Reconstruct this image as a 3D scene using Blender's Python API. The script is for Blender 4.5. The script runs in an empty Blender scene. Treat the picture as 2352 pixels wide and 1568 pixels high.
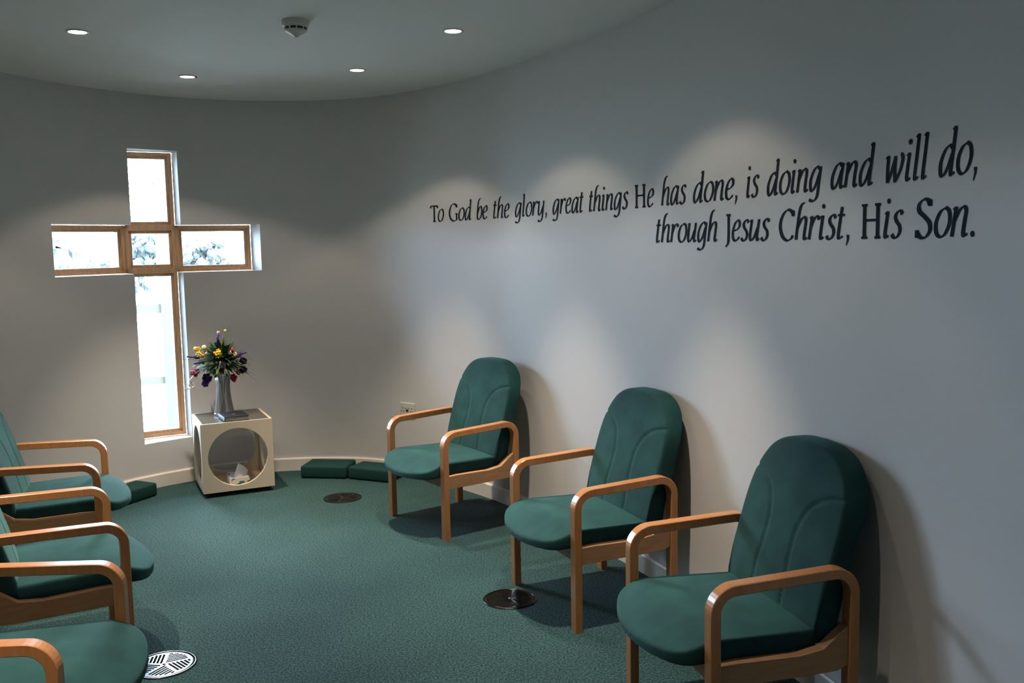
import bpy, bmesh, math, random
import numpy as np
from mathutils import Vector, Matrix
random.seed(7)
C = bpy.context.scene.collection
PI = math.pi
R = math.radians

# ---------------------------------------------------------------- helpers
def tag(o, label=None, cat=None, group=None, kind=None):
    if label: o['label'] = label
    if cat: o['category'] = cat
    if group: o['group'] = group
    if kind: o['kind'] = kind
    return o

def link(name, me, mat=None, parent=None, smooth=False):
    if mat and not me.materials: me.materials.append(mat)
    if smooth:
        for p in me.polygons: p.use_smooth = True
    o = bpy.data.objects.new(name, me); C.objects.link(o)
    if parent: o.parent = parent
    return o

def mesh(name, verts, faces):
    me = bpy.data.meshes.new(name)
    me.from_pydata([tuple(v) for v in verts], [], [tuple(f) for f in faces]); me.update()
    return me

def fix(me):
    bm = bmesh.new(); bm.from_mesh(me)
    bmesh.ops.recalc_face_normals(bm, faces=bm.faces); bm.to_mesh(me); bm.free(); me.update()
    return me

def empty(name, loc=(0, 0, 0), rz=0.0, label=None, cat=None, group=None):
    o = bpy.data.objects.new(name, None); C.objects.link(o)
    o.location = loc; o.rotation_euler = (0, 0, rz); o.empty_display_size = .1
    return tag(o, label, cat, group)

def copy_tree(o, parent=None):
    c = o.copy(); C.objects.link(c)
    if parent: c.parent = parent
    for ch in [x for x in bpy.data.objects if x.parent == o]: copy_tree(ch, c)
    return c

class MB:
    """collects simple shapes into one mesh"""
    def __init__(s): s.v = []; s.f = []
    def add(s, vs, fs):
        n = len(s.v); s.v += [tuple(v) for v in vs]; s.f += [tuple(i + n for i in f) for f in fs]
    def box(s, x0, x1, y0, y1, z0, z1, M=None):
        vs = [Vector((x, y, z)) for z in (z0, z1) for y in (y0, y1) for x in (x0, x1)]
        if M: vs = [M @ v for v in vs]
        s.add(vs, [(0, 2, 3, 1), (4, 5, 7, 6), (0, 1, 5, 4), (2, 6, 7, 3), (0, 4, 6, 2), (1, 3, 7, 5)])
    def lathe(s, prof, n=32, M=None, cap0=True, cap1=True):
        vs = []; fs = []
        for r, z in prof:
            for k in range(n):
                a = 2 * PI * k / n; vs.append(Vector((r * math.cos(a), r * math.sin(a), z)))
        if M: vs = [M @ v for v in vs]
        for i in range(len(prof) - 1):
            for k in range(n):
                a = i * n + k; b = i * n + (k + 1) % n; fs.append((a, b, b + n, a + n))
        if cap0: fs.append(tuple(reversed(range(n))))
        if cap1: fs.append(tuple(range((len(prof) - 1) * n, len(prof) * n)))
        s.add(vs, fs)
    def tube(s, pts, rad, n=6):
        pts = [Vector(p) for p in pts]; vs = []; fs = []
        rr = rad if isinstance(rad, (list, tuple)) else [rad] * len(pts)
        for i, p in enumerate(pts):
            d = (pts[min(i + 1, len(pts) - 1)] - pts[max(i - 1, 0)]).normalized()
            u = d.cross(Vector((0, 0, 1)) if abs(d.z) < .95 else Vector((1, 0, 0))).normalized(); w = d.cross(u)
            for k in range(n):
                a = 2 * PI * k / n; vs.append(p + (u * math.cos(a) + w * math.sin(a)) * rr[i])
        for i in range(len(pts) - 1):
            for k in range(n):
                a = i * n + k; b = i * n + (k + 1) % n; fs.append((a, b, b + n, a + n))
        fs.append(tuple(reversed(range(n)))); fs.append(tuple(range((len(pts) - 1) * n, len(pts) * n)))
        s.add(vs, fs)
    def blob(s, c, r, n=8, m=6, M=None, jit=0):
        c = Vector(c); r = Vector(r) if hasattr(r, '__len__') else Vector((r, r, r)); vs = []; fs = []
        for i in range(m + 1):
            t = PI * i / m
            for k in range(n):
                a = 2 * PI * k / n; q = Vector((r.x * math.sin(t) * math.cos(a), r.y * math.sin(t) * math.sin(a), r.z * math.cos(t)))
                if jit: q *= 1 + random.uniform(-jit, jit)
                if M: q = M @ q
                vs.append(c + q)
        for i in range(m):
            for k in range(n):
                a = i * n + k; b = i * n + (k + 1) % n; fs.append((a, a + n, b + n, b))
        s.add(vs, fs)
    def leaf(s, p, d, L, w, droop=.3, seg=5, up=None):
        p = Vector(p); d = Vector(d).normalized(); up = Vector(up or (0, 0, 1))
        side = d.cross(up); side = side.normalized() if side.length > 1e-3 else Vector((1, 0, 0))
        vs = []; fs = []
        for i in range(seg + 1):
            t = i / seg; c = p + d * L * t + Vector((0, 0, -droop * L * t * t)); ww = w * math.sin(PI * (0.12 + .86 * t)) * .5
            vs += [c - side * ww, c + side * ww + Vector((0, 0, ww * .3))]
        for i in range(seg): fs.append((2 * i, 2 * i + 1, 2 * i + 3, 2 * i + 2))
        s.add(vs, fs)
    def build(s, name, mat, parent=None, smooth=False, bevel=0, seg=2):
        me = fix(mesh(name, s.v, s.f))
        o = link(name, me, mat, parent, smooth)
        if bevel:
            b = o.modifiers.new('Bevel', 'BEVEL'); b.width = bevel; b.segments = seg; b.limit_method = 'ANGLE'; b.angle_limit = R(40)
        return o

# ---------------------------------------------------------------- materials
def new_mat(name):
    m = bpy.data.materials.new(name); m.use_nodes = True
    nt = m.node_tree; return m, nt, nt.nodes['Principled BSDF']
def noise_col(nt, c1, c2, scale, detail=2, lo=.35, hi=.65, coord='Object', stretch=None):
    tc = nt.nodes.new('ShaderNodeTexCoord'); n = nt.nodes.new('ShaderNodeTexNoise'); n.inputs['Scale'].default_value = scale; n.inputs['Detail'].default_value = detail
    src = tc.outputs[coord]
    if stretch:
        mp = nt.nodes.new('ShaderNodeMapping'); mp.inputs['Scale'].default_value = stretch; nt.links.new(src, mp.inputs[0]); src = mp.outputs[0]
    nt.links.new(src, n.inputs['Vector'])
    r = nt.nodes.new('ShaderNodeValToRGB'); r.color_ramp.elements[0].position = lo; r.color_ramp.elements[1].position = hi
    r.color_ramp.elements[0].color = (*c1, 1); r.color_ramp.elements[1].color = (*c2, 1)
    nt.links.new(n.outputs['Fac'], r.inputs['Fac']); return n, r
def bump(nt, b, src, strength, dist=.002):
    k = nt.nodes.new('ShaderNodeBump'); k.inputs['Strength'].default_value = strength; k.inputs['Distance'].default_value = dist
    nt.links.new(src, k.inputs['Height']); nt.links.new(k.outputs[0], b.inputs['Normal'])
def matte(name, c1, c2=None, scale=60, rough=.8, bmp=0, spec=.3, metal=0, stretch=None, lo=.35, hi=.65, detail=2):
    m, nt, b = new_mat(name)
    c2 = c2 or tuple(x * .93 for x in c1)
    n, r = noise_col(nt, c1, c2, scale, detail, lo, hi, stretch=stretch); nt.links.new(r.outputs[0], b.inputs['Base Color'])
    b.inputs['Roughness'].default_value = rough; b.inputs['Specular IOR Level'].default_value = spec; b.inputs['Metallic'].default_value = metal
    if bmp: bump(nt, b, n.outputs['Fac'], bmp)
    return m

M = {}
M['wall'] = matte('wall_paint', (.60, .595, .59), (.585, .58, .575), 220, .85, .05, .15)
M['ceiling'] = matte('ceiling_paint', (.76, .77, .76), (.74, .75, .74), 160, .9, .05, .1)
M['skirt'] = matte('skirting_gloss', (.74, .70, .63), (.72, .68, .61), 30, .4, 0, .4)
# carpet: fine loop pile in mixed greens
m, nt, b = new_mat('green_carpet')
n1, r1 = noise_col(nt, (.003, .021, .025), (.036, .090, .088), 125, 2, .40, .62)
n2, r2 = noise_col(nt, (.70, .74, .74), (1.15, 1.1, 1.1), 2.2, 3, .3, .7)
mx = nt.nodes.new('ShaderNodeMixRGB'); mx.blend_type = 'MULTIPLY'; mx.inputs[0].default_value = .55
nt.links.new(r1.outputs[0], mx.inputs[1]); nt.links.new(r2.outputs[0], mx.inputs[2]); nt.links.new(mx.outputs[0], b.inputs['Base Color'])
b.inputs['Roughness'].default_value = .92; b.inputs['Specular IOR Level'].default_value = .15
b.inputs['Sheen Weight'].default_value = .08; b.inputs['Sheen Roughness'].default_value = .4
bump(nt, b, n1.outputs['Fac'], .9, .004); M['carpet'] = m
# chair fabric
m, nt, b = new_mat('teal_velour')
n1, r1 = noise_col(nt, (.0055, .034, .037), (.0095, .053, .053), 9, 4, .35, .7)
nt.links.new(r1.outputs[0], b.inputs['Base Color']); b.inputs['Roughness'].default_value = .85; b.inputs['Specular IOR Level'].default_value = .2
b.inputs['Sheen Weight'].default_value = .15; b.inputs['Sheen Roughness'].default_value = .45; b.inputs['Sheen Tint'].default_value = (.35, .8, .75, 1)
nf = nt.nodes.new('ShaderNodeTexNoise'); nf.inputs['Scale'].default_value = 500; tc = nt.nodes.new('ShaderNodeTexCoord'); nt.links.new(tc.outputs['Object'], nf.inputs['Vector'])
bump(nt, b, nf.outputs['Fac'], .35, .0015); M['fabric'] = m
M['dark_fabric'] = matte('bottle_green_cloth', (.007, .034, .032), (.010, .046, .043), 60, .9, .2, .15)
# beech
m, nt, b = new_mat('beech_wood')
n1, r1 = noise_col(nt, (.44, .20, .075), (.37, .155, .052), 6, 5, .3, .7, stretch=(14, 14, 1.2))
nt.links.new(r1.outputs[0], b.inputs['Base Color']); b.inputs['Roughness'].default_value = .3; b.inputs['Specular IOR Level'].default_value = .5
b.inputs['Coat Weight'].default_value = .25; b.inputs['Coat Roughness'].default_value = .2; M['wood'] = m
M['rail_wood'] = matte('beech_rail', (.36, .20, .10), (.31, .165, .078), 5, .45, 0, .4, stretch=(2, 2, 14))
M['frame_wood'] = matte('oak_window_frame', (.62, .36, .19), (.52, .29, .145), 5, .45, 0, .35, stretch=(10, 10, 1.5))
M['cream'] = matte('cream_laminate', (.58, .51, .40), (.56, .49, .385), 20, .4, 0, .4)
M['birch'] = matte('birch_ply', (.66, .47, .27), (.58, .40, .22), 6, .5, 0, .35, stretch=(3, 3, 12))
M['black_metal'] = matte('bronzed_metal', (.030, .026, .024), (.026, .023, .021), 40, .20, 0, .5, metal=.9)
M['slot'] = matte('slot_black', (.004, .004, .004), (.006, .006, .006), 40, .9, 0, .05)
M['chrome'] = matte('chrome', (.75, .75, .76), (.7, .7, .7), 40, .12, 0, .5, metal=1)
M['white_plastic'] = matte('white_plastic', (.62, .61, .58), (.6, .59, .56), 20, .4, 0, .45)
M['dark_plastic'] = matte('dark_plastic', (.02, .02, .02), (.03, .03, .03), 20, .5)
M['ink'] = matte('slate_vinyl', (.015, .023, .035), (.018, .026, .039), 30, .95, 0, .08)
M['book'] = matte('black_leatherette', (.010, .010, .013), (.014, .014, .018), 120, .55, .15, .1)
M['gold'] = matte('gilt', (.75, .45, .12), (.7, .4, .1), 20, .3, 0, .5, metal=.7)
M['paper'] = matte('page_edges', (.30, .29, .30), (.24, .235, .24), 8, .8, 0, .2, stretch=(1, 1, 220))
M['tissue'] = matte('white_tissue', (.80, .80, .80), (.76, .76, .77), 30, .9, .1, .1)
M['box'] = matte('tissue_box_card', (.72, .71, .69), (.05, .19, .20), 26, .6, 0, .3, lo=.56, hi=.60, detail=1)
M['rubber'] = matte('castor_black', (.02, .02, .02), (.03, .03, .03), 20, .6)
M['lawn'] = matte('garden_paving', (.50, .50, .46), (.42, .44, .38), 1.2, .95, 0, .1)
M['cream_dimmed'] = matte('dimmed_cream_timber', (.022, .0172, .0098), (.0195, .0155, .0088), 3, .6, 0, .3)  # shade put into the colour: cream timber darkened to offset the very bright sky
M['leafy_dimmed'] = matte('dimmed_tree_leaves', (.027, .031, .0305), (.030, .033, .0325), 2.5, .8, 0, .2)  # leaf colour darkened against the same sky, so crowns show as pale shapes
M['bark'] = matte('bark', (.12, .09, .07), (.08, .06, .05), 6, .9)
M['leaf_dark'] = matte('leaf_dark', (.018, .045, .014), (.035, .085, .025), 40, .6, 0, .3)
M['leaf_light'] = matte('leaf_light', (.10, .16, .05), (.16, .22, .08), 30, .6, 0, .3)
M['leaf_grey'] = matte('leaf_grey_green', (.22, .36, .26), (.16, .28, .20), 30, .7, 0, .3)
for nm, c in dict(purple=(.085, .045, .24), dark_purple=(.035, .012, .075), yellow=(.72, .50, .04), pale_yellow=(.66, .60, .26), orange=(.78, .27, .015),
                  cream_petal=(.66, .58, .36), pink=(.50, .13, .26), lilac=(.26, .16, .36), red=(.40, .012, .05), coral=(.55, .10, .13), white_petal=(.72, .75, .68), blush=(.62, .42, .38)).items():
    M[nm] = matte(nm + '_silk' if 'petal' not in nm else nm, c, tuple(x * .8 for x in c), 60, .75, 0, .2)

def pane_mat(name, tint, gloss, rough=0.0):
    m, nt, b = new_mat(name); nt.nodes.remove(b); out = nt.nodes['Material Output']
    t = nt.nodes.new('ShaderNodeBsdfTransparent'); t.inputs[0].default_value = (*tint, 1)
    g = nt.nodes.new('ShaderNodeBsdfGlossy'); g.inputs['Roughness'].default_value = rough
    fr = nt.nodes.new('ShaderNodeFresnel'); fr.inputs[0].default_value = 1.5
    mu = nt.nodes.new('ShaderNodeMath'); mu.operation = 'MULTIPLY'; mu.inputs[1].default_value = gloss; nt.links.new(fr.outputs[0], mu.inputs[0])
    x = nt.nodes.new('ShaderNodeMixShader'); nt.links.new(mu.outputs[0], x.inputs[0]); nt.links.new(t.outputs[0], x.inputs[1]); nt.links.new(g.outputs[0], x.inputs[2])
    nt.links.new(x.outputs[0], out.inputs[0]); return m, nt, x, out
M['glass'] = pane_mat('window_glass', (.93, .95, .94), 1.0)[0]
# vase: milky clear glass
m, nt, x, out = pane_mat('vase_glass', (.90, .90, .90), 1.3, .05)
d = nt.nodes.new('ShaderNodeBsdfDiffuse'); d.inputs[0].default_value = (.75, .75, .76, 1)
x2 = nt.nodes.new('ShaderNodeMixShader'); x2.inputs[0].default_value = .18; nt.links.new(x.outputs[0], x2.inputs[1]); nt.links.new(d.outputs[0], x2.inputs[2]); nt.links.new(x2.outputs[0], out.inputs[0]); M['vase'] = m
m, nt, b = new_mat('smoked_glass'); b.inputs['Base Color'].default_value = (.075, .07, .06, 1); b.inputs['Roughness'].default_value = .12; M['smoked'] = m
m, nt, b = new_mat('lamp_lens'); b.inputs['Emission Color'].default_value = (1, .93, .84, 1); b.inputs['Emission Strength'].default_value = 12; M['lens'] = m
m, nt, b = new_mat('red_led'); b.inputs['Base Color'].default_value = (.5, .05, .03, 1); M['led'] = m

# ---------------------------------------------------------------- camera (solved from the wall, window and ceiling lines)
F_PX, PITCH, ROLL, H = 2115.8865, .103844628, -.0189759627, 1.6
cam = bpy.data.cameras.new('camera'); cam.sensor_width = 36; cam.lens = F_PX / 2352 * 36; cam.clip_start = .05
co = bpy.data.objects.new('camera', cam); C.objects.link(co)
f = Vector((0, math.cos(PITCH), -math.sin(PITCH))); r = Vector((1, 0, 0)); u = r.cross(f)
r2 = r * math.cos(ROLL) + u * math.sin(ROLL); u2 = -r * math.sin(ROLL) + u * math.cos(ROLL)
mt = Matrix((r2, u2, -f)).transposed().to_4x4(); mt.translation = (0, 0, H); co.matrix_world = mt
bpy.context.scene.camera = co

# ---------------------------------------------------------------- plan of the curved wall
ZC = 2.637; SK = .093
P1, P2, P3, P4 = (-2.787, 5.649), (-2.493, 6.122), (-2.251, 6.353), (-1.768, 6.568)      # wall-face corners of the cross window
G1, G2, G3, G4 = (-2.950, 5.735), (-2.612, 6.293), (-2.329, 6.464), (-1.886, 6.742)      # frame line behind them
main_pts = [(-2.30, 2.40), (-2.62, 3.20), (-2.90, 4.00), (-3.03, 4.62), (-2.99, 5.05), (-2.92, 5.268), (-2.857, 5.47), P1, (-2.709, 5.81), (-2.562, 6.036), P2, (-2.392, 6.232), P3,
  (-2.200, 6.389), (-1.987, 6.500), P4, (-1.524, 6.599), (-1.282, 6.595), (-1.036, 6.538), (-.786, 6.404), (-.542, 6.195), (-.312, 5.947), (-.099, 5.673), (.094, 5.368),
  (.266, 5.071), (.419, 4.790), (.555, 4.517), (.673, 4.250), (.775, 3.989), (.864, 3.741), (.941, 3.512), (1.009, 3.301), (1.068, 3.101), (1.118, 2.911), (1.160, 2.732),
  (1.189, 2.551), (1.206, 2.367), (1.211, 2.185), (1.206, 2.007), (1.190, 1.833), (1.15, 1.4), (1.08, .9), (.98, .3)]
def densify(pts, keep, step=.045):
    out = []; tags = []
    P = [np.array(p) for p in pts]
    for i in range(len(P) - 1):
        a = P[max(i - 1, 0)]; b = P[i]; c = P[i + 1]; d = P[min(i + 2, len(P) - 1)]
        n = max(2, int(np.hypot(*(c - b)) / step))
        # centripetal-ish tangents
        m1 = (c - a) / (np.hypot(*(c - b)) + np.hypot(*(b - a)) + 1e-9) * np.hypot(*(c - b)); m2 = (d - b) / (np.hypot(*(d - c)) + np.hypot(*(c - b)) + 1e-9) * np.hypot(*(c - b))
        for k in range(n):
            t = k / n; h = (2 * t**3 - 3 * t * t + 1, t**3 - 2 * t * t + t, -2 * t**3 + 3 * t * t, t**3 - t * t)
            out.append(tuple(h[0] * b + h[1] * m1 + h[2] * c + h[3] * m2)); tags.append(pts[i] if k == 0 else None)
    out.append(pts[-1]); tags.append(pts[-1]); return out, tags
W, TG = densify(main_pts, None)
iw = {k: TG.index(p) for k, p in dict(a=P1, b=P2, c=P3, d=P4).items()}
S = [0.0]
for i in range(1, len(W)): S.append(S[-1] + math.hypot(W[i][0] - W[i - 1][0], W[i][1] - W[i - 1][1]))
Wn = np.array(W); Sn = np.array(S)
def wall_at(s, off=0.0, z=0.0):
    x = np.interp(s, Sn, Wn[:, 0]); y = np.interp(s, Sn, Wn[:, 1]); e = .03
    tx = np.interp(s + e, Sn, Wn[:, 0]) - np.interp(s - e, Sn, Wn[:, 0]); ty = np.interp(s + e, Sn, Wn[:, 1]) - np.interp(s - e, Sn, Wn[:, 1]); L = math.hypot(tx, ty)
    return Vector((x + ty / L * off, y - tx / L * off, z))          # off > 0: into the room
def s_near(x, y): return S[int(np.argmin((Wn[:, 0] - x)**2 + (Wn[:, 1] - y)**2))]

ZA0, ZA1, ZT, ZB = 1.4585, 1.7845, 2.2796, .3097
zs = [0, ZB, ZA0, ZA1, ZT, ZC]
def hole(i, j):
    ia, ib, ic, id_ = iw['a'], iw['b'], iw['c'], iw['d']
    return (ia <= i < id_ and j == 2) or (ib <= i < ic and j in (1, 3))
vs = []; fs = []
for x, y in W:
    for z in zs: vs.append((x, y, z))
nz = len(zs)
for i in range(len(W) - 1):
    for j in range(nz - 1):
        if not hole(i, j): fs.append((i * nz + j, (i + 1) * nz + j, (i + 1) * nz + j + 1, i * nz + j + 1))
nmain = len(fs)
def wrow(k0, k1, g0, g1, z):          # horizontal reveal between wall run k0..k1 and frame g0..g1
    ks = list(range(iw[k0], iw[k1] + 1)); L = S[ks[-1]] - S[ks[0]]; base = len(vs)
    for k in ks:
        t = (S[k] - S[ks[0]]) / L; vs.append((*W[k], z)); vs.append((g0[0] + (g1[0] - g0[0]) * t, g0[1] + (g1[1] - g0[1]) * t, z))
    for n in range(len(ks) - 1): fs.append((base + 2 * n, base + 2 * n + 1, base + 2 * n + 3, base + 2 * n + 2))
def wcol(p, g, z0, z1):
    base = len(vs); vs.extend([(*p, z0), (*g, z0), (*g, z1), (*p, z1)]); fs.append((base, base + 1, base + 2, base + 3))
wrow('a', 'b', G1, G2, ZA1); wrow('a', 'b', G1, G2, ZA0); wrow('c', 'd', G3, G4, ZA1); wrow('c', 'd', G3, G4, ZA0)
wrow('b', 'c', G2, G3, ZT); wrow('b', 'c', G2, G3, ZB)
wcol(P1, G1, ZA0, ZA1); wcol(P4, G4, ZA0, ZA1)
for p, g in ((P2, G2), (P3, G3)): wcol(p, g, ZB, ZA0); wcol(p, g, ZA1, ZT)
me = mesh('wall_back', vs, fs)
for k, p in enumerate(me.polygons): p.use_smooth = k < nmain
o = link('wall_back', me, M['wall']); tag(o, 'curved pale grey-white wall with the cross-shaped window', None, kind='structure')
# the rest of the shell, beside and behind the camera
rest = [W[-1], (.85, -.4), (.55, -1.1), (-.2, -1.5), (-1.1, -1.4), (-1.75, -.8), (-2.0, .2), (-2.12, 1.3), W[0]]
vs = []; fs = []
for x, y in rest: vs += [(x, y, 0), (x, y, ZC)]
for i in range(len(rest) - 1): fs.append((2 * i, 2 * i + 2, 2 * i + 3, 2 * i + 1))
tag(link('wall_front', mesh('wall_front', vs, fs), M['wall']), 'white wall behind the viewer', kind='structure')
ring = W[:-1] + rest[:-1]
tag(link('floor', mesh('floor', [(x, y, 0) for x, y in ring], [tuple(range(len(ring)))]), M['carpet']), 'green carpeted floor', kind='structure')
tag(link('ceiling', mesh('ceiling', [(x, y, ZC) for x, y in ring], [tuple(range(len(ring)))]), M['ceiling']), 'flat grey-white ceiling', kind='structure')
# skirting board
vs = []; fs = []; T = .015; step = list(range(0, len(W)))
for i in step:
    for off, z in ((T, 0), (T, SK - .008), (T - .005, SK), (.0005, SK)):
        vs.append(wall_at(S[i], off, z))
for i in range(len(step) - 1):
    for j in range(3): fs.append((i * 4 + j, (i + 1) * 4 + j, (i + 1) * 4 + j + 1, i * 4 + j + 1))
tag(link('baseboard_back', mesh('baseboard_back', vs, fs), M['skirt'], None, False), 'cream skirting board following the curved wall', kind='structure')

# ---------------------------------------------------------------- cross window: three facets of timber frame and glass
win = empty('window_1', (0, 0, 0)); tag(win, 'cross-shaped window with oak frame in the curved wall', kind='structure')
def facet(a, b):
    a = Vector((*a, 0)); b = Vector((*b, 0)); d = (b - a).normalized(); n = Vector((-d.y, d.x, 0))      # n points outdoors
    return Matrix(((d.x, n.x, 0, a.x), (d.y, n.y, 0, a.y), (0, 0, 1, 0), (0, 0, 0, 1))), (b - a).length
def bars(mb, M4, x0, x1, z0, z1, w=.045, sides='LRTB', dep=.07):
    # stepped section: outer bar plus a thinner glazing bead set back
    for (wa, ya, yb) in ((w * .55, 0.0, dep), (w, .016, dep - .01)):
        if 'L' in sides: mb.box(x0, x0 + wa, ya, yb, z0, z1, M4)
        if 'R' in sides: mb.box(x1 - wa, x1, ya, yb, z0, z1, M4)
        if 'T' in sides: mb.box(x0, x1, ya, yb, z1 - wa, z1, M4)
        if 'B' in sides: mb.box(x0, x1, ya, yb, z0, z0 + wa, M4)
fA, LA = facet(G1, G2); fB, LB = facet(G2, G3); fC, LC = facet(G3, G4)
for nm, M4, L, z0, z1, glassz in (('left arm', fA, LA, ZA0, ZA1, 0), ('right arm', fC, LC, ZA0, ZA1, 0), ('upper light', fB, LB, ZA1 - .02, ZT, 0), ('lower light', fB, LB, ZB, ZA0 + .02, 0), ('centre', fB, LB, ZA0 + .012, ZA1 - .012, 0)):
    mb = MB(); bars(mb, M4, 0, L, z0, z1)
    fr = mb.build('window_frame', M['frame_wood'], win, bevel=.003)
    if nm == 'centre':
        for g_ in (G2, G3): mb = MB(); mb.lathe([(.030, ZA0 + .001), (.030, ZA1 - .001)], 8, Matrix.Translation((g_[0] - .013, g_[1] + .030, 0))); mb.build('corner_post', M['frame_wood'], fr)
    g = MB(); g.box(.01, L - .01, .038, .046, z0 + .01, z1 - .01, M4); g.build('glass_pane', M['glass'], fr)

# ---------------------------------------------------------------- outside the window
tag(link('ground', fix(mesh('ground', [(-60, 3, -.12), (40, 3, -.12), (40, 90, -.12), (-60, 90, -.12)], [(0, 1, 2, 3)])), M['lawn']), 'pale sunlit ground outside the window', kind='structure')
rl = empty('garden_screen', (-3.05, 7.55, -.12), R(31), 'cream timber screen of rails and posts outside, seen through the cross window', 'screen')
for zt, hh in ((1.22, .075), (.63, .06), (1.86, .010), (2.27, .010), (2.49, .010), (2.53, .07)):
    mb = MB(); mb.box(-2.2, 2.2, -.03, .03, zt, zt + hh); mb.build('rail', M['cream_dimmed'], rl)
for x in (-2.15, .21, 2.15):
    mb = MB(); mb.box(x - .05, x + .05, -.05, .05, 0, 2.62); mb.build('post', M['cream_dimmed'], rl)
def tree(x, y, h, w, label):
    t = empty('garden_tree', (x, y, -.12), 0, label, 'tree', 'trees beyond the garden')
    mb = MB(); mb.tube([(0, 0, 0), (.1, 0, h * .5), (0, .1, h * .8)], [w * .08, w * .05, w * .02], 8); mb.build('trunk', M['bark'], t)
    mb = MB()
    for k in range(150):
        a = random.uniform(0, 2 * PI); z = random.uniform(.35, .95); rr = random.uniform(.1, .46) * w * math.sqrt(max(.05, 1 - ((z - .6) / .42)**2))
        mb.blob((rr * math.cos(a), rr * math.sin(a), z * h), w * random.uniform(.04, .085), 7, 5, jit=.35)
    mb.build('crown', M['leafy_dimmed'], t)
tree(-18.2, 34, 2.5, 4.2, 'broad pale tree seen at the far left of the window crossbar')
tree(-14.9, 38, 2.5, 2.6, 'low rounded tree seen mid left arm of the window crossbar')
tree(-12.0, 36, 2.15, 2.4, 'small tree seen through the right part of the window crossbar')
tree(-13.2, 30, 1.4, 3.0, 'low bushy tree seen behind the stem of the cross window')

# ---------------------------------------------------------------- lettering on the wall
XH = .080
def cr_spline(pts, n=7):
    P = [np.array(p, float) for p in pts]; out = []
    if len(P) == 2: return [P[0] + (P[1] - P[0]) * k / 3 for k in range(4)]
    for i in range(len(P) - 1):
        a = P[i - 1] if i else 2 * P[0] - P[1]; b, c = P[i], P[i + 1]; d = P[i + 2] if i + 2 < len(P) else 2 * P[-1] - P[-2]
        for k in range(n):
            t = k / n; out.append(.5 * ((2 * b) + (-a + c) * t + (2 * a - 5 * b + 4 * c - d) * t * t + (-a + 3 * b - 3 * c + d) * t**3))
    out.append(P[-1]); return out
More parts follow.
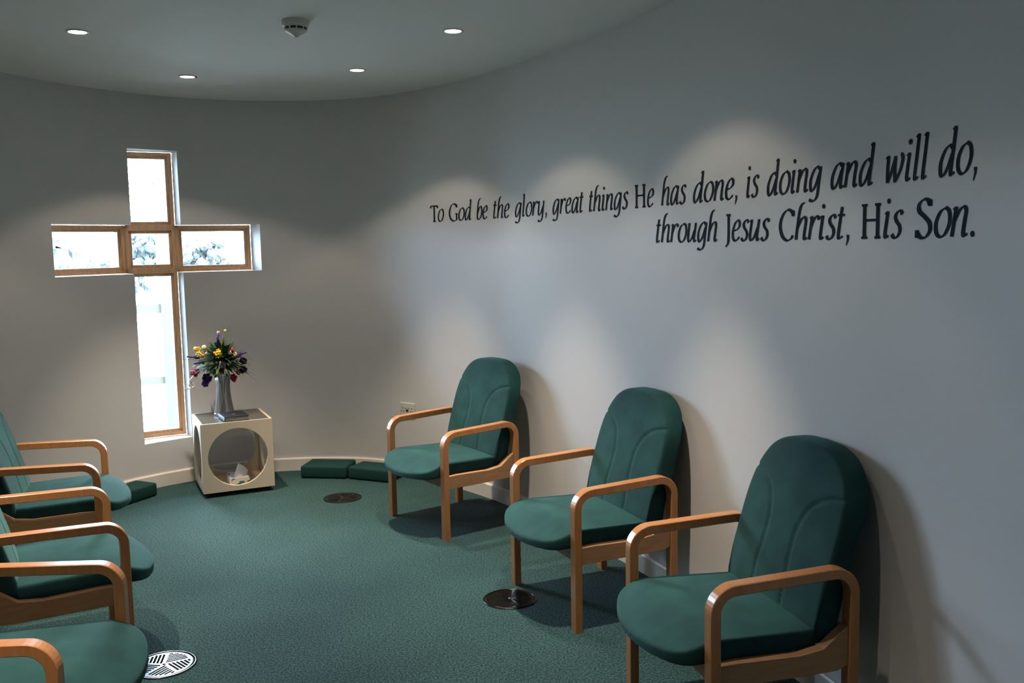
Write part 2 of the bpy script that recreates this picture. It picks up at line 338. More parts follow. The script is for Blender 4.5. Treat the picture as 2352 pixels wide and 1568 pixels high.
# strokes in x-height units, drawn with a broad nib held at 25 degrees
o_ = [(.38, 1.0), (.16, .86), (.03, .5), (.08, .14), (.27, .0), (.46, .13), (.58, .5), (.52, .86), (.36, 1.0)]
bowl = [(.50, .90), (.36, 1.0), (.17, .85), (.03, .45), (.07, .08), (.19, .02), (.36, .28), (.50, .72)]
GL = {
 'o': (.66, [o_]),
 'a': (.70, [bowl, [(.56, 1.0), (.51, .5), (.50, .12), (.56, .02), (.66, .10)]]),
 'd': (.72, [bowl, [(.44, 1.50), (.55, 1.60)], [(.55, 1.60), (.53, .9), (.50, .12), (.56, .02), (.67, .10)]]),
 'g': (.70, [bowl, [(.55, 1.0), (.51, .3), (.47, -.22), (.30, -.42), (.10, -.38)], [(.14, -.42), (.04, -.34)]]),
 'e': (.56, [[(.08, .50), (.30, .56), (.44, .72), (.42, .93), (.30, 1.0), (.13, .84), (.03, .48), (.08, .12), (.24, .01), (.40, .10), (.48, .20)]]),
 'b': (.62, [[(.34, 1.60), (.20, 1.54), (.10, 1.30), (.06, .8), (.05, .12)], [(.05, .14), (.20, .0), (.42, .14), (.53, .55), (.46, .92), (.34, .98), (.18, .78), (.07, .48)]]),
 'h': (.68, [[(.34, 1.60), (.20, 1.54), (.10, 1.28), (.06, .7), (.03, .0)], [(.06, .50), (.22, .86), (.38, .98), (.49, .86), (.48, .5), (.46, .12), (.52, .02), (.63, .10)]]),
 'n': (.70, [[(-.02, .90), (.08, .98)], [(.09, 1.0), (.06, .5), (.03, .0)], [(.06, .50), (.23, .86), (.39, .98), (.50, .86), (.48, .5), (.47, .12), (.53, .02), (.64, .10)]]),
 'u': (.70, [[(-.02, .90), (.08, .98)], [(.09, 1.0), (.05, .5), (.05, .14), (.15, .02), (.32, .20), (.48, .62)], [(.54, 1.0), (.50, .5), (.48, .12), (.54, .02), (.65, .10)]]),
 'i': (.34, [[(.0, .90), (.11, .98)], [(.12, 1.0), (.09, .5), (.08, .12), (.14, .02), (.25, .10)], 'dot:.17,1.38']),
 'l': (.34, [[(.0, 1.50), (.12, 1.60)], [(.12, 1.60), (.10, .8), (.08, .12), (.14, .02), (.25, .10)]]),
 'r': (.50, [[(-.02, .90), (.08, .98)], [(.09, 1.0), (.06, .5), (.03, .0)], [(.06, .50), (.20, .84), (.34, .98), (.46, .92)], [(.44, .96), (.46, .82)]]),
 's': (.50, [[(.42, .86), (.34, .98), (.20, .96), (.11, .80), (.18, .62), (.34, .44), (.38, .22), (.27, .03), (.12, .02), (.02, .14)]]),
 't': (.42, [[(.16, 1.30), (.12, .8), (.09, .14), (.16, .02), (.32, .12)], [(-.02, .97), (.34, .97)]]),
 'w': (.92, [[(-.02, .90), (.08, .98)], [(.09, 1.0), (.10, .5), (.15, .0)], [(.15, .0), (.30, .40), (.42, .90)], [(.42, .96), (.44, .5), (.50, .0)], [(.50, .0), (.70, .40), (.78, .80), (.72, .98), (.66, 1.0)]]),
 'y': (.68, [[(-.02, .90), (.08, .98)], [(.09, 1.0), (.05, .5), (.06, .14), (.17, .02), (.33, .22), (.48, .62)], [(.54, 1.0), (.50, .3), (.44, -.22), (.28, -.42), (.10, -.38)], [(.14, -.42), (.04, -.34)]]),
 ',': (.30, ['comma']), '.': (.34, ['dot:.12,.08']),
 'T': (.70, [[(.36, 1.30), (.36, .02)], [(.0, 1.28), (.72, 1.28)], [(.01, 1.28), (-.02, 1.10)], [(.71, 1.28), (.74, 1.10)], [(.22, .02), (.50, .02)]]),
 'G': (.95, [[(.82, 1.10), (.72, 1.26), (.50, 1.34), (.24, 1.20), (.06, .85), (.04, .50), (.18, .14), (.46, -.02), (.72, .05), (.80, .10)], [(.80, .52), (.80, .06)], [(.66, .54), (.92, .54)], [(.81, 1.30), (.82, 1.04)]]),
 'H': (1.02, [[(.16, 1.30), (.16, .02)], [(.80, 1.30), (.80, .02)], [(.16, .70), (.80, .70)], [(.02, 1.29), (.30, 1.29)], [(.02, .03), (.30, .03)], [(.66, 1.29), (.94, 1.29)], [(.66, .03), (.94, .03)]]),
 'J': (.44, [[(.26, 1.30), (.26, .3), (.22, -.10), (.06, -.28)], [(.10, 1.29), (.40, 1.29)]]),
 'C': (.86, [[(.76, 1.12), (.68, 1.26), (.48, 1.34), (.24, 1.20), (.06, .85), (.04, .50), (.18, .14), (.42, -.02), (.64, .05), (.76, .20)], [(.76, 1.30), (.77, 1.04)]]),
 'S': (.70, [[(.54, 1.14), (.46, 1.30), (.28, 1.33), (.10, 1.16), (.12, .92), (.34, .72), (.54, .50), (.56, .22), (.38, .0), (.18, .0), (.04, .16)], [(.56, 1.32), (.56, 1.08)], [(.03, .26), (.03, -.02)]]),
}
UPR = set('TGHJCS,.')
def word_mesh(txt, s0, s1, zb, off=.0016, hk=1.0):
    """flat vinyl letters between arc lengths s0 and s1 on the curved wall"""
    th = R(25); x = 0; polys = []
    for ch in txt:
        wd, strokes = GL[ch]; sh = .0 if ch in UPR else .10
        cap = ch in 'TGHJCS'
        for st in strokes:
            if isinstance(st, str):
                if st == 'comma': polys.append([(x + .06, .16), (x + .20, .16), (x + .18, -.02), (x + .07, -.28), (x + .04, -.27), (x + .09, 0)])
                else:
                    cx, cy = [float(v) for v in st[4:].split(',')]; cx += x + sh * cy * .6
                    polys.append([(cx + .085 * math.cos(a * PI / 8), cy + .10 * math.sin(a * PI / 8)) for a in range(16)])
                continue
            pts = cr_spline([(a, b) for a, b in st]); n = len(pts); L = []; Rr = []
            wmax = .175 if cap else .155; wmin = .052
            for i, p in enumerate(pts):
                d = pts[min(i + 1, n - 1)] - pts[max(i - 1, 0)]; d = d / (np.hypot(*d) + 1e-9)
                w = wmin + (wmax - wmin) * abs(d[0] * math.sin(th) - d[1] * math.cos(th)); nn = np.array([-d[1], d[0]]) * w / 2
                q = np.array([p[0] + sh * p[1] + x, p[1]]); L.append(q + nn); Rr.append(q - nn)
            for i in range(n - 1): polys.append([tuple(L[i]), tuple(L[i + 1]), tuple(Rr[i + 1]), tuple(Rr[i])])
        x += wd + .04
    xs = [p[0] for q in polys for p in q]; x0, x1 = min(xs), max(xs); k = (s1 - s0) / (x1 - x0)
    vs = []; fs = []
    for q in polys:
        b = len(vs)
        for px, py in q: vs.append(wall_at(s0 + (px - x0) * k, off, zb + py * XH * hk))
        fs.append(tuple(range(b, b + len(q))))
    return mesh('word', vs, fs)
def ray_s(px, py):
    d = r2 * ((px - 1176) / F_PX) + u2 * (-(py - 784) / F_PX) + f; az = math.atan2(d.x, d.y)
    A = np.arctan2(Wn[:, 0], Wn[:, 1]); k = iw['a']; return float(np.interp(az, A[k:], Sn[k:]))
Z1, Z2 = 1.766, 1.601
t1 = empty('wall_lettering', (0, 0, 0), 0, 'upper longer line of dark slate lettering on the curved wall', 'lettering')
t2 = empty('wall_lettering', (0, 0, 0), 0, 'lower shorter line of dark slate lettering on the curved wall, ending His Son', 'lettering')
for ln, Z, words in ((t1, Z1, [('To', 988.6, 1020.7, 508), ('God', 1031.4, 1084.3, 505), ('be', 1095, 1121, 503), ('the', 1133, 1171, 500), ('glory,', 1182.6, 1256.4, 495), ('great', 1269, 1341, 489), ('things', 1353, 1444.5, 482),
        ('He', 1459, 1503, 475), ('has', 1519, 1577.6, 468), ('done,', 1592, 1694, 461), ('is', 1714.6, 1744.6, 452), ('doing', 1761.6, 1888, 445), ('and', 1908, 2009, 430), ('will', 2034, 2132, 417), ('do,', 2156, 2244.5, 402)]),
      (t2, Z2, [('through', 1507, 1648, 555), ('Jesus', 1666, 1769, 553), ('Christ,', 1789, 1951, 552), ('His', 1979, 2075, 548), ('Son.', 2102, 2239, 542)])):
    for w, x0, x1, y in words:
        link('word', word_mesh(w, ray_s(x0, y), ray_s(x1, y), Z), M['ink'], ln)

# ---------------------------------------------------------------- chairs
WD, DD, TT, TH, HF, HR = .657, .500, .044, .033, .600, .612
def arm_loop(x0, x1):
    """bent laminated strip: front leg, arm and rear leg in one piece; y = -(v - DD/2)"""
    path = []          # (v, z, normal)
    rc = .085
    def arc(cv, cz, a0, a1, n=10): return [(cv + rc * math.cos(a), cz + rc * math.sin(a), (math.cos(a), math.sin(a))) for a in [a0 + (a1 - a0) * k / n for k in range(n + 1)]]
    path.append((0, 0, (-1, 0))); path += arc(rc, HF - rc, PI, PI / 2 + .03); path += arc(DD - rc, HR - rc, PI / 2 + .03, 0); path.append((DD, 0, (1, 0)))
    e = .0025; vs = []; fs = []
    for v, z, (nv, nz_) in path:
        sec = [(x0 + e, 0), (x1 - e, 0), (x1, e), (x1, TH - e), (x1 - e, TH), (x0 + e, TH), (x0, TH - e), (x0, e)]
        for x, dpt in sec: vs.append((x, -((v - nv * dpt) - DD / 2), z - nz_ * dpt))
    n = 8
    for i in range(len(path) - 1):
        for k in range(n): fs.append((i * n + k, i * n + (k + 1) % n, (i + 1) * n + (k + 1) % n, (i + 1) * n + k))
    fs.append(tuple(range(n))); fs.append(tuple(range((len(path) - 1) * n, len(path) * n)))
    return fix(mesh('arm_frame', vs, fs))
def seg_dist(P, A, B):
    AB = B - A; t = np.clip(((P - A) @ AB) / (AB @ AB), 0, 1); return np.hypot(*(P - (A + t[:, None] * AB)).T)
def poly_dist(P, L):
    L = np.array(L); d = np.full(len(P), 1e9)
    for i in range(len(L) - 1): d = np.minimum(d, seg_dist(P, L[i], L[i + 1]))
    return d
def pillow(rows, hw, outline, front, back, r, n=5.0, NX=96):
    """closed cushion: rows = list of row coordinates, hw(row) = half width; front/back(x,row,f) give points for edge factor f"""
    xs = [math.sin(PI / 2 * (2 * k / NX - 1)) for k in range(NX + 1)]
    P = np.array([(x * hw(t), t) for t in rows for x in xs]); d = poly_dist(P, outline)
    fct = (1 - (1 - np.clip(d / r, 0, 1))**n)**(1 / n)
    nr = len(rows); nc = NX + 1; vs = []; fs = []
    for side in (front, back):
        for (x, t), q in zip(P, fct): vs.append(side(x, t, q))
    N = nr * nc
    for i in range(nr - 1):
        for k in range(nc - 1):
            a = i * nc + k; fs.append((a, a + 1, a + nc + 1, a + nc)); fs.append((N + a, N + a + nc, N + a + nc + 1, N + a + 1))
    me = mesh('pillow', vs, fs); bm = bmesh.new(); bm.from_mesh(me); bmesh.ops.remove_doubles(bm, verts=bm.verts, dist=1e-4)
    bmesh.ops.dissolve_degenerate(bm, edges=bm.edges, dist=1e-5); bmesh.ops.recalc_face_normals(bm, faces=bm.faces); bm.to_mesh(me); bm.free()
    for p in me.polygons: p.use_smooth = True
    return me
def curve_pts(pts): return [tuple(p) for p in cr_spline(pts, 10)]
def make_backrest():
    zb, zt, hwm = .345, .933, .281
    def hw(z):
        w = hwm
        if z > .655: w = hwm * max(0, 1 - ((z - .645) / (zt - .645))**2.8)**(1 / 2.8)
        if z < zb + .05: w = min(w, hwm - .05 + math.sqrt(max(0, .05**2 - (zb + .05 - z)**2)))
        return w
    rows = []; n = 120
    for k in range(n + 1): t = k / n; rows.append(zb + (zt - zb) * (.5 - .5 * math.cos(PI * t)) * .6 + (zt - zb) * t * .4)
    rows[-1] = zt - 1e-6
    outl = [(hw(z), z) for z in rows] + [(-hw(z), z) for z in reversed(rows)] + [(hw(zb), zb)]
    seamR = curve_pts([(.090, zb), (.090, .50), (.080, .60), (.088, .68), (.125, .745), (.19, .783), (.27, .797)])
    seams = [seamR, [(-x, z) for x, z in seamR]]
    def vmid(z): return float(np.interp(z, [.34, .42, .5, .6, .7, .85, .95], [.405, .412, .431, .461, .492, .541, .566]))
    def seamd(x, z): return min(seg for seg in (min(math.hypot(x - a, z - b) for a, b in s) for s in seams))
    def fr(x, z, q):
        d = seamd(x, z); g = .0075 * math.exp(-(d / .0065)**2) * min(1, q)
        t = .030 + .014 * (1 - (x / hwm)**2) + .006 * math.sin(PI * min(1, (z - zb) / .6))
        return (x, -(vmid(z) - t * q + g - DD / 2), z)
    def bk(x, z, q): return (x, -(vmid(z) + .050 * q - DD / 2), z)
    return pillow(rows, hw, outl, fr, bk, .024, 4.5)
def make_seat():
    v0, v1, hwm = -.118, .405, .281
    def hw(v):
        if v < .12:
            arc = .283 * math.sqrt(max(1e-9, (v - v0) / .066)); return (arc**-7 + hwm**-7)**(-1 / 7)
        w = hwm - .012 * (v - .12) / .28
        if v > v1 - .04: w = min(w, w - .04 + math.sqrt(max(0, .04**2 - (v - v1 + .04)**2)))
        return w
    n = 90; rows = [v0 + (v1 - v0) * (.5 - .5 * math.cos(PI * k / n)) for k in range(n + 1)]; rows[0] = v0 + 1e-6
    outl = [(hw(v), v) for v in rows] + [(-hw(v), v) for v in reversed(rows)] + [(hw(v0), v0)]
    def drop(v): return 1.1 * max(0, .05 - v)**1.5          # waterfall front
    def ztop(x, v): return .418 - .040 * max(v, 0) + .014 * (1 - (x / hwm)**2) - drop(v)
    def zbot(v): return .350 - .025 * v - .33 * drop(v)
    def zm(v): return .5 * (zbot(v) + .418 - .04 * max(v, 0) - drop(v)) - .006
    def top(x, v, q): return (x, -(v - DD / 2), zm(v) + (ztop(x, v) - zm(v)) * q)
    def bot(x, v, q): return (x, -(v - DD / 2), zm(v) + (zbot(v) - zm(v)) * q)
    return pillow(rows, hw, outl, top, bot, .018, 6.0)
ME_BACK, ME_SEAT = make_backrest(), make_seat(); ME_BACK.name = 'backrest'; ME_SEAT.name = 'seat'
def make_chair():
    c = empty('armchair')
    link('seat', ME_SEAT, M['fabric'], c); link('backrest', ME_BACK, M['fabric'], c)
    for s in (-1, 1):
        x0, x1 = sorted((s * WD / 2, s * (WD / 2 - TT)))
        link('arm_frame', arm_loop(x0, x1), M['wood'], c)
        mb = MB(); xa, xb = sorted((s * (WD / 2 - .008), s * (WD / 2 - .044)))
        # shaped side rail: curves up at the back to carry the seat shell
        vv = [TH, .10, .30, .38, .43, DD - TH]; tp = [.356, .358, .352, .362, .40, .425]; bt = [.285] * 4 + [.287, .30]
        vs = []; fs = []
        for v, a, b_ in zip(vv, tp, bt):
            for x in (xa, xb): vs += [(x, -(v - DD / 2), b_), (x, -(v - DD / 2), a)]
        for i in range(len(vv) - 1):
            j = 4 * i; fs += [(j, j + 1, j + 5, j + 4), (j + 2, j + 6, j + 7, j + 3), (j + 1, j + 3, j + 7, j + 5), (j, j + 4, j + 6, j + 2)]
        fs += [(0, 2, 3, 1), (len(vs) - 4, len(vs) - 3, len(vs) - 1, len(vs) - 2)]
        mb.add(vs, fs); mb.build('side_rail', M['rail_wood'], c, bevel=.002)
    w = WD / 2 - .044
    mb = MB(); mb.box(-w, w, DD / 2 - TH - .012, DD / 2 - TH + .010, .285, .352); mb.build('front_rail', M['rail_wood'], c, bevel=.002)
    mb = MB(); mb.box(-w, w, -DD / 2 + .012, -DD / 2 + .034, .30, .405); mb.build('rear_rail', M['rail_wood'], c, bevel=.002)
    return c
chair0 = make_chair()
CH = [  # x, y of one outer front foot, angle, label, group
 (-.380, 4.878, R(125.2), 'green armchair against the curved wall below the socket, farthest of the right row', 'right'),
 (.242, 3.657, R(113.9), 'green armchair in the middle of the right row, black floor vent at its foot', 'right'),
 (.564, 2.579, R(105.1), 'green armchair nearest the viewer in the right row', 'right'),
 (-2.222, 4.951, R(-69.3), 'green armchair farthest back in the left row, beside the dark kneeler', 'left'),
 (-1.773, 3.938, R(-60.6), 'green armchair in the middle of the left row, cut off by the left edge', 'left'),
 (-1.285, 2.946, R(-82.2), 'green armchair nearest the viewer in the left row, beside the shiny floor vent', 'left')]
chairs = []
for i, (x, y, a, lb, g) in enumerate(CH):
    c = chair0 if i == 0 else copy_tree(chair0)
    c.location = (x + math.cos(a) * WD / 2 + math.sin(a) * DD / 2, y + math.sin(a) * WD / 2 - math.cos(a) * DD / 2, 0); c.rotation_euler = (0, 0, a)
    tag(c, lb, 'armchair', 'green armchairs along the two sides of the room'); chairs.append(c)

# ---------------------------------------------------------------- cube table with round openings
CX0, CY0, CA, CS, CZ = -2.018, 5.845, .4406, .4565, .032
cube = empty('side_table', (CX0, CY0, 0), CA, 'cream cube table with round holes in its sides, under the flowers', 'table')
def hole_panel(w, h, t, rad, cx, cz, n=64):
    """panel in x-z with a round hole, thickness along y 0..t"""
    vs = []; fs = []
    for y in (0, t):
        for k in range(n):
            a = 2 * PI * (k + .5) / n; vs.append((cx + rad * math.cos(a), y, cz + rad * math.sin(a)))
        for k in range(n):
            a = 2 * PI * (k + .5) / n; dx, dz = math.cos(a), math.sin(a)
            tx = ((w - cx) if dx > 0 else cx) / abs(dx); tz = ((h - cz) if dz > 0 else cz) / abs(dz); m = min(tx, tz)
            vs.append((cx + dx * m, y, cz + dz * m))
        vs += [(0, y, 0), (w, y, 0), (w, y, h), (0, y, h)]
    N = 2 * n + 4
    def corner(k):
        p, q = vs[n + k], vs[n + (k + 1) % n]
        if abs(p[0] - q[0]) > 1e-6 and abs(p[2] - q[2]) > 1e-6:
            return 2 * n + {(0, 0): 0, (1, 0): 1, (1, 1): 2, (0, 1): 3}[(int(max(p[0], q[0]) > w / 2), int(max(p[2], q[2]) > h / 2 and min(p[2], q[2]) > h * .2))]
        return None
    for k in range(n):
        k2 = (k + 1) % n; c = corner(k)
        for s in (0, N):
            f_ = [s + k, s + n + k] + ([s + c] if c is not None else []) + [s + n + k2, s + k2]; fs.append(tuple(f_))
        fs.append((k, k2, N + k2, N + k))
    for a, b in ((0, 1), (1, 2), (2, 3), (3, 0)):
        fs.append((2 * n + a, 2 * n + b, N + 2 * n + b, N + 2 * n + a))
    return vs, fs
t_ = .016; rad = .190
def put_panel(name, mat, M4, w, h, cx):
    mb = MB(); v, f_ = hole_panel(w, h, t_, rad, cx, h / 2 - .005); mb.add([M4 @ Vector(q) for q in v], f_); return mb.build(name, mat, cube, bevel=.0015)
Tm = Matrix.Translation
put_panel('front_panel', M['cream'], Tm((0, 0, CZ)), CS, CS, CS / 2)
put_panel('back_panel', M['cream'], Tm((0, CS - t_, CZ)), CS, CS, CS / 2)
put_panel('side_panel', M['cream'], Tm((t_, t_, CZ)) @ Matrix.Rotation(PI / 2, 4, 'Z'), CS - 2 * t_, CS, CS / 2 - t_)
put_panel('side_panel', M['cream'], Tm((CS, t_, CZ)) @ Matrix.Rotation(PI / 2, 4, 'Z'), CS - 2 * t_, CS, CS / 2 - t_)
mb = MB(); mb.box(t_, CS - t_, t_, CS - t_, CZ, CZ + .014); mb.build('bottom_shelf', M['birch'], cube)
mb = MB(); mb.box(t_, CS - t_, t_, CS - t_, CZ + CS - .012, CZ + CS - .002); mb.build('glass_top', M['smoked'], cube)
for x, y in ((.035, .035), (CS - .035, .035), (CS - .035, CS - .035), (.035, CS - .035)):
    mb = MB(); mb.box(x - .012, x + .012, y - .012, y + .012, .020, CZ); mb.lathe([(.015, -.009), (.015, .009)], 16, Tm((x, y, .0152)) @ Matrix.Rotation(PI / 2, 4, 'Y')); mb.build('castor', M['rubber'], cube)
def on_cube(x, y, z=0): return Matrix.Translation((CX0, CY0, 0)) @ Matrix.Rotation(CA, 4, 'Z') @ Vector((x, y, z))
ZTOP = CZ + CS

# book on the table
p = on_cube(.158, .012)
bk = empty('black_book', (p.x, p.y, ZTOP), CA + .06, 'thick black book with a gold mark, lying at the front edge of the cube table', 'book')
bw, bd, bh = .155, .205, .031
mb = MB(); mb.box(0, bw, 0, bd, bh - .003, bh); mb.box(0, bw, 0, bd, 0, .003)
for k in range(7):
    a0, a1 = PI / 2 + PI * k / 7, PI / 2 + PI * (k + 1) / 7; q = lambda a, r_: (r_ * .35 * math.cos(a), bh / 2 + r_ * math.sin(a))
    (x0, z0), (x1, z1), (x2, z2), (x3, z3) = q(a0, bh / 2), q(a1, bh / 2), q(a1, bh / 2 - .003), q(a0, bh / 2 - .003)
    mb.add([(x0, 0, z0), (x1, 0, z1), (x2, 0, z2), (x3, 0, z3), (x0, bd, z0), (x1, bd, z1), (x2, bd, z2), (x3, bd, z3)], [(0, 1, 2, 3), (4, 7, 6, 5), (0, 4, 5, 1), (2, 6, 7, 3)])
mb.build('cover', M['book'], bk)
mb = MB(); mb.box(.001, bw - .004, .004, bd - .004, .003, bh - .003); mb.build('page_block', M['paper'], bk)
mb = MB(); mb.box(bw * .5 - .002, bw * .5 + .002, .085, .125, bh, bh + .0005); mb.box(bw * .5 - .012, bw * .5 + .012, .108, .112, bh, bh + .0005)
o = mb.build('cover_emblem', M['gold'], bk); o['label'] = 'small gold mark on the cover'

# tissue box inside the cube
p = on_cube(.175, .06)
tb = empty('tissue_box', (p.x, p.y, CZ + .0145), CA - .05, 'white and teal tissue box with a raised tissue, inside the cube table', 'tissue box')
mb = MB(); mb.box(0, .128, 0, .20, 0, .052); mb.build('carton', M['box'], tb, bevel=.001)
vs = []; fs = []; n = 14
for j in range(7):
    t = j / 6
    for k in range(n):
        a = 2 * PI * k / n; rr = (1 - t) * (1 + .18 * math.sin(3 * a + 1)) + .004
        vs.append((.074 + rr * .040 * math.cos(a) - .008 * t + .028 * math.sin(PI * t) * max(0, math.cos(a)), .08 + rr * .032 * math.sin(a), .050 + .085 * t + .006 * math.sin(4 * a) * (1 - t)))
for j in range(6):
    for k in range(n): fs.append((j * n + k, j * n + (k + 1) % n, (j + 1) * n + (k + 1) % n, (j + 1) * n + k))
link('tissue', mesh('tissue', vs, fs), M['tissue'], tb, True)

# vase: flared six-sided glass
VX, VY = on_cube(.195, .300).xy
vase = empty('glass_vase', (VX, VY, ZTOP), 0, 'tall waisted clear glass vase holding the flowers on the cube table', 'vase')
vs = []; fs = []; n = 6; prof = [(.070, .0), (.066, .015), (.060, .05), (.051, .11), (.046, .16), (.046, .20), (.050, .245), (.058, .275)]
inner = [(r_ - .004, max(z, .012)) for r_, z in reversed(prof)]
for r_, z in prof + inner:
    for k in range(n): a = 2 * PI * k / n + .28; vs.append((r_ * math.cos(a), r_ * math.sin(a), z))
m_ = len(prof + inner)
for i in range(m_ - 1):
    for k in range(n): fs.append((i * n + k, i * n + (k + 1) % n, (i + 1) * n + (k + 1) % n, (i + 1) * n + k))
fs.append(tuple(reversed(range(n)))); fs.append(tuple(range((m_ - 1) * n, m_ * n)))
link('vase_body', fix(mesh('vase', vs, fs)), M['vase'], vase)

# flower arrangement; coordinates in a frame facing the room: x right, y away, z up
va = math.atan2(VX, VY)     # the arrangement turned toward the middle of the room
fl = empty('flower_arrangement', (VX, VY, ZTOP + .012), -va, 'mixed bouquet of purple, yellow and pink flowers with grasses above the cube table', 'flowers')
def fx(cx, cy): return (cx - 900) * .00032 * 1.03, .27 + (1180 - cy) * .000325 - .012          # x, z of a bloom
ctr = Vector((0, 0, .350))
mb = MB()
for k in range(9):
    a = random.uniform(0, 2 * PI); mb.tube([(random.uniform(-.02, .02), random.uniform(-.02, .02), .003), (.012 * math.cos(a), .012 * math.sin(a), .20), (.05 * math.cos(a), .05 * math.sin(a), .33)], .0022, 5)
mb.build('stems', M['leaf_light'], fl)
mb = MB()
for k in range(760):
    a = random.uniform(0, 2 * PI); e = random.uniform(-.26, 1.45); d = Vector((math.cos(a) * math.cos(e) * 1.25, math.sin(a) * math.cos(e) * .9, math.sin(e) * 1.15))
    mb.leaf(ctr + d * random.uniform(.0, .11) + Vector((0, 0, -.02)), d + Vector((0, 0, random.uniform(-.3, .2))), random.uniform(.045, .10), random.uniform(.012, .024), random.uniform(.1, .5))
mb.build('foliage', M['leaf_dark'], fl)
mb = MB()
for k in range(140):
    a = random.uniform(0, 2 * PI); e = random.uniform(-.3, 1.3); d = Vector((math.cos(a) * math.cos(e) * 1.2, math.sin(a) * math.cos(e) * .8, math.sin(e)))
    mb.leaf(ctr + d * .05, d, random.uniform(.08, .125), random.uniform(.006, .011), random.uniform(.2, .7), 7)
mb.build('light_leaves', M['leaf_light'], fl)
mb = MB()
for cx, cy, bx in ((505, 180, -.3), (1180, 210, .1), (1085, 130, .2), (1010, 150, .1), (905, 190, -.1), (1150, 260, .3), (30, 775, -.5), (1600, 1360, .6), (1570, 1230, .6), (1300, 1310, .5), (1520, 900, .5), (1480, 840, .4), (1520, 980, .5), (1170, 600, .3), (1040, 480, .2), (760, 380, -.1), (700, 500, -.2), (1540, 1120, .6)):
    X, Z = fx(cx, cy); tip = Vector((X, random.uniform(-.03, .03), Z)); st = ctr + Vector((X * .15, 0, 0)); mid = (st + tip) / 2 + Vector((0, 0, .03 if cy > 800 else .008))
    pts = [st * (1 - t)**2 + mid * 2 * t * (1 - t) + tip * t * t for t in [k / 8 for k in range(9)]]
    mb.tube(pts, [.0022 * (1 - t / 10) for t in range(9)], 4)
mb.build('grass_blades', M['leaf_light'], fl)
def bloom(kind, cx, cy, colr, s=.014, d=None, y=None):
    if kind != 'spike': s *= 1.15
    X, Z = fx(cx, cy); rr = math.hypot(X, Z - .36); yy = -(.10 - rr * .45) if y is None else y
    c = Vector((X, yy, Z)); mb = MB()
    if kind == 'spike':
        d = Vector((d[0], 0, d[1])).normalized(); L = s
        for k in range(46):
            t = random.random(); q = c + d * L * (t - .5) + Vector((random.uniform(-1, 1), random.uniform(-1, 1), random.uniform(-1, 1))).normalized() * .0095 * (1 - .75 * t); mb.blob(q, .0048, 6, 4)
        return mb.build('lavender_spike', M[colr], fl)
    if kind == 'bud':
        mb.blob(c, (s, s, s * 1.15), 10, 8); return mb.build('rosebud', M[colr], fl, True)
    if kind == 'tulip':
        for k in range(6): a = k * PI / 3; mb.blob(c + Vector((math.cos(a), math.sin(a), 0)) * s * .35, (s * .55, s * .55, s), 8, 6)
        return mb.build('tulip', M[colr], fl, True)
    n = 6
    for k in range(n):
        a = 2 * PI * k / n + random.random() * .3; dd = Vector((math.cos(a), -.25, math.sin(a))); mb.blob(c + dd * s * .75, (s * .52,) * 3, 7, 5)
    mb.blob(c + Vector((0, -s * .5, 0)), s * .35, 7, 5)
    return mb.build('open_flower', M[colr], fl, True)
for a in [('spike', 835, 400, 'purple', .070, (.35, 1)), ('spike', 350, 755, 'purple', .075, (-1, .12)), ('spike', 465, 880, 'purple', .065, (-1, -.02)), ('spike', 1270, 740, 'purple', .085, (1, .35)), ('spike', 1210, 780, 'dark_purple', .06, (.8, .3)),
          ('open', 1320, 880, 'dark_purple', .019), ('open', 1310, 1060, 'dark_purple', .020), ('open', 600, 1190, 'dark_purple', .024), ('open', 560, 1310, 'purple', .019),
          ('bud', 405, 590, 'pale_yellow', .013), ('open', 455, 600, 'yellow', .014), ('bud', 575, 565, 'pale_yellow', .014), ('open', 460, 700, 'pale_yellow', .015), ('bud', 540, 725, 'orange', .010), ('bud', 620, 685, 'blush', .010),
          ('open', 850, 700, 'yellow', .018), ('open', 840, 640, 'yellow', .012), ('bud', 780, 690, 'orange', .012), ('tulip', 825, 1000, 'orange', .015), ('bud', 770, 1120, 'cream_petal', .018),
          ('open', 1110, 640, 'coral', .013), ('bud', 1065, 690, 'blush', .012), ('bud', 1160, 735, 'cream_petal', .015), ('open', 915, 920, 'lilac', .018), ('open', 405, 1040, 'pink', .016), ('open', 315, 1085, 'pink', .013), ('bud', 380, 1120, 'red', .013),
          ('open', 1115, 1215, 'red', .018), ('bud', 1125, 1280, 'pink', .011), ('bud', 1215, 1110, 'coral', .015), ('bud', 1000, 245, 'pale_yellow', .009), ('bud', 865, 275, 'blush', .010), ('bud', 900, 1090, 'coral', .009)]: bloom(*a)
mb = MB()
for k in range(13):
    t = k / 12; X, Z = fx(430 - 250 * t, 1180 + 210 * t); mb.leaf((X, -.03, Z), (random.uniform(-1, 1), -.3, random.uniform(-.6, .8)), .022, .006, .2, 3)
mb.build('silver_sprig', M['leaf_grey'], fl)
mb = MB()
for cx, cy in ((180, 1390), (215, 1400), (265, 1390), (320, 1375), (345, 1360)): X, Z = fx(cx, cy); mb.blob((X, -.03, Z), .007, 7, 5)
mb.build('white_florets', M['white_petal'], fl)

# ---------------------------------------------------------------- kneelers
def kneeler(x, y, a, label, L=.335, w=.235, h=.088):
    mb = MB(); mb.box(0, L, 0, w, 0, h); o = mb.build('kneeler', M['dark_fabric'], None, bevel=.016, seg=4)
    for p in o.data.polygons: p.use_smooth = True
    o.location = (x, y, 0); o.rotation_euler = (0, 0, a); tag(o, label, 'kneeler', 'dark green kneelers along the skirting'); return o
kneeler(-1.505, 6.345, R(-8), 'dark green kneeler by the skirting nearest the cube table')
kneeler(-1.165, 6.300, R(-24), 'dark green kneeler partly behind the far right armchair', w=.20)
k3 = kneeler(-2.500, 5.660, R(65.5), 'dark green kneeler in the left corner behind the far left armchair', w=.19)

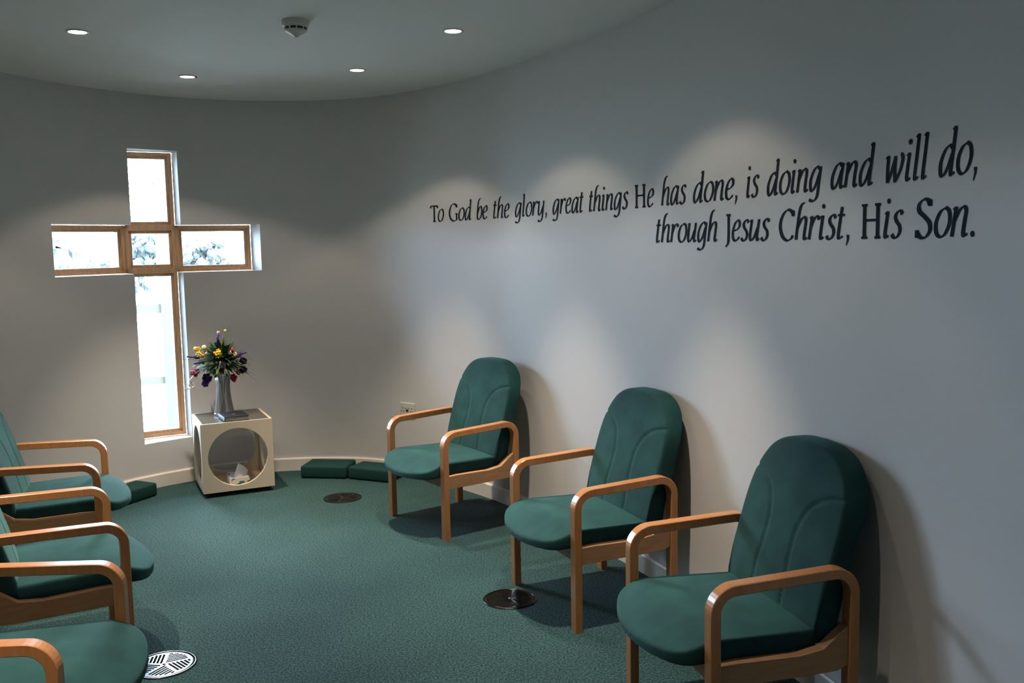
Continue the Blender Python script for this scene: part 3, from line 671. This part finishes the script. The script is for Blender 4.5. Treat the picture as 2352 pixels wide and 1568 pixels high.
# ---------------------------------------------------------------- floor vents
def vent(x, y, a, label):
    v = empty('floor_vent', (x, y, 0), a, label, 'floor vent', 'round swirl vents set in the carpet')
    mb = MB(); mb.lathe([(.1235, 0), (.1235, .002), (.119, .004), (.113, .004), (.111, .0015), (.111, 0)], 64, None, False, False); mb.build('rim', M['black_metal'], v, True)
    mb = MB(); mb.lathe([(.109, 0), (.109, .0022), (.107, .003), (.001, .003)], 64); o = mb.build('plate', M['black_metal'], v)
    mb = MB()
    for s in range(5):
        rot = Matrix.Rotation(2 * PI * s / 5 + .3, 4, 'Z')
        for k in range(6):
            # slots run parallel to one edge of each fifth of the disc
            y0 = .014 + k * .0140; xa = y0 / math.tan(R(72)) + .004; xb = math.sqrt(max(0, .096**2 - y0 * y0))
            xb = min(xb, .090)
            if xb - xa > .012: mb.box(xa, xb, y0 - .0042, y0 + .0042, .003, .0034, rot)
    mb.build('slots', M['slot'], v)
    mb = MB(); mb.lathe([(.006, .003), (.006, .0045), (.003, .006), (.0005, .006)], 16); mb.build('centre_screw', M['chrome'], v, True)
    return v
vent(-1.113, 5.813, .5, 'dark round floor vent in front of the two kneelers')
vent(-.032, 4.050, 1.1, 'black round floor vent beside the middle right armchair')
vent(-1.380, 3.445, 0.2, 'shiny round floor vent catching the window light, beside the near left armchair')

# ---------------------------------------------------------------- socket
ss = ray_s(937.5, 930)
c = wall_at(ss, 0, .476); q = wall_at(ss + .05, 0, .476) - c; ang = math.atan2(q.y, q.x)
so = empty('wall_socket', (c.x, c.y, .476), ang, 'white double power socket on the curved wall above the far right armchair arm', 'socket')
mb = MB(); mb.box(-.073, .073, -.012, .004, -.043, .043); mb.build('faceplate', M['white_plastic'], so, bevel=.003)
for s in (-1, 1):
    mb = MB(); mb.box(s * .014 - .008, s * .014 + .008, -.0155, -.011, .006, .024); mb.build('switch', M['white_plastic'], so, bevel=.001)
    mb = MB()
    for dx, dz in ((0, .006), (-.011, -.016), (.011, -.016)): mb.box(s * .044 + dx - .0035, s * .044 + dx + .0035, -.0126, -.011, dz - .004, dz + .004)
    mb.build('socket_holes', M['dark_plastic'], so)
mb = MB(); mb.box(-.010, .010, -.0126, -.011, -.020, -.004); mb.build('rating_mark', M['dark_plastic'], so)

# ---------------------------------------------------------------- ceiling fittings
def downlight(x, y, label, power):
    d = empty('ceiling_downlight', (x, y, ZC), 0, label, 'downlight', 'recessed ceiling downlights')
    mb = MB(); mb.lathe([(.052, 0), (.052, -.003), (.046, -.006), (.040, -.004), (.040, 0)], 40, None, False, False); mb.build('trim_ring', M['white_plastic'], d, True)
    mb = MB(); mb.lathe([(.039, -.001), (.039, -.0035), (.001, -.0045)], 40); mb.build('lens', M['lens'], d, True)
    for nm, e, sz, bl in (('halogen_spill', power * .048, 106, .25), ('halogen_beam', power, 58, 1.0)):
        L = bpy.data.lights.new(nm, 'SPOT'); L.energy = e; L.spot_size = R(sz); L.spot_blend = bl; L.color = (1, .82, .64); L.shadow_soft_size = .03
        o = bpy.data.objects.new(nm, L); C.objects.link(o); o.parent = d; o.location = (0, 0, -.02)
    return d
PW = 350
downlight(-2.012, 4.456, 'lit downlight at the top left of the ceiling', PW)
dl = downlight(-1.902, 5.620, 'lit downlight above the cross window with a tiny red light beside it', PW)
mb = MB(); mb.blob((.052, 0, -.007), .006, 10, 8); mb.build('red_indicator', M['led'], dl, True)
downlight(-.875, 5.518, 'lit downlight above the two kneelers', PW)
downlight(-.257, 4.582, 'lit downlight above the far right armchair', PW)
downlight(.235, 3.500, 'downlight above the middle right armchair, just out of view', PW * .85)
downlight(.300, 2.420, 'downlight above the near right armchair, out of view', PW * .25)
downlight(-1.85, 3.150, 'downlight above the left row of armchairs, out of view', PW)
downlight(-1.35, 1.900, 'downlight near the camera on the left, out of view', PW)
sd = empty('smoke_detector', (-.960, 4.330, ZC), 0, 'white cone-nosed smoke detector on the ceiling', 'smoke detector')
mb = MB(); mb.lathe([(.062, 0), (.060, -.020), (.052, -.032)], 40, None, False, True); mb.build('base', M['white_plastic'], sd, True)
mb = MB(); mb.lathe([(.050, -.032), (.048, -.042)], 40); mb.build('slotted_ring', M['dark_plastic'], sd, True)
mb = MB()
for k in range(10): a = 2 * PI * k / 10; mb.box(.046, .0535, -.003, .003, -.044, -.030, Matrix.Rotation(a, 4, 'Z'))
mb.build('ring_ribs', M['white_plastic'], sd)
mb = MB(); mb.lathe([(.052, -.042), (.046, -.050), (.020, -.064), (.008, -.074), (.001, -.076)], 40); mb.build('nose_cone', M['white_plastic'], sd, True)

# ---------------------------------------------------------------- daylight
w = bpy.data.worlds.new('sky'); bpy.context.scene.world = w; w.use_nodes = True
bg = w.node_tree.nodes['Background']; bg.inputs[0].default_value = (.58, .76, 1, 1); bg.inputs[1].default_value = 98
pl = bpy.data.lights.new('window_portal', 'AREA'); pl.shape = 'RECTANGLE'; pl.size = 1.75; pl.size_y = 2.2; pl.cycles.is_portal = True
po = bpy.data.objects.new('window_portal', pl); C.objects.link(po)
nrm = Vector((.50, -.866, 0)).normalized(); po.location = Vector((-2.44, 6.38, 1.30)) - nrm * .28
po.rotation_euler = nrm.to_track_quat('-Z', 'Y').to_euler()

sc = bpy.context.scene
sc.view_settings.view_transform = 'Standard'; sc.view_settings.look = 'None'; sc.view_settings.gamma = 1; sc.view_settings.use_curve_mapping = False
sc.view_settings.exposure = 0.0
sc.cycles.use_denoising = True; sc.cycles.max_bounces = 9; sc.cycles.diffuse_bounces = 6; sc.cycles.transparent_max_bounces = 12
sc.cycles.sample_clamp_indirect = 8; sc.cycles.caustics_reflective = False; sc.cycles.caustics_refractive = False
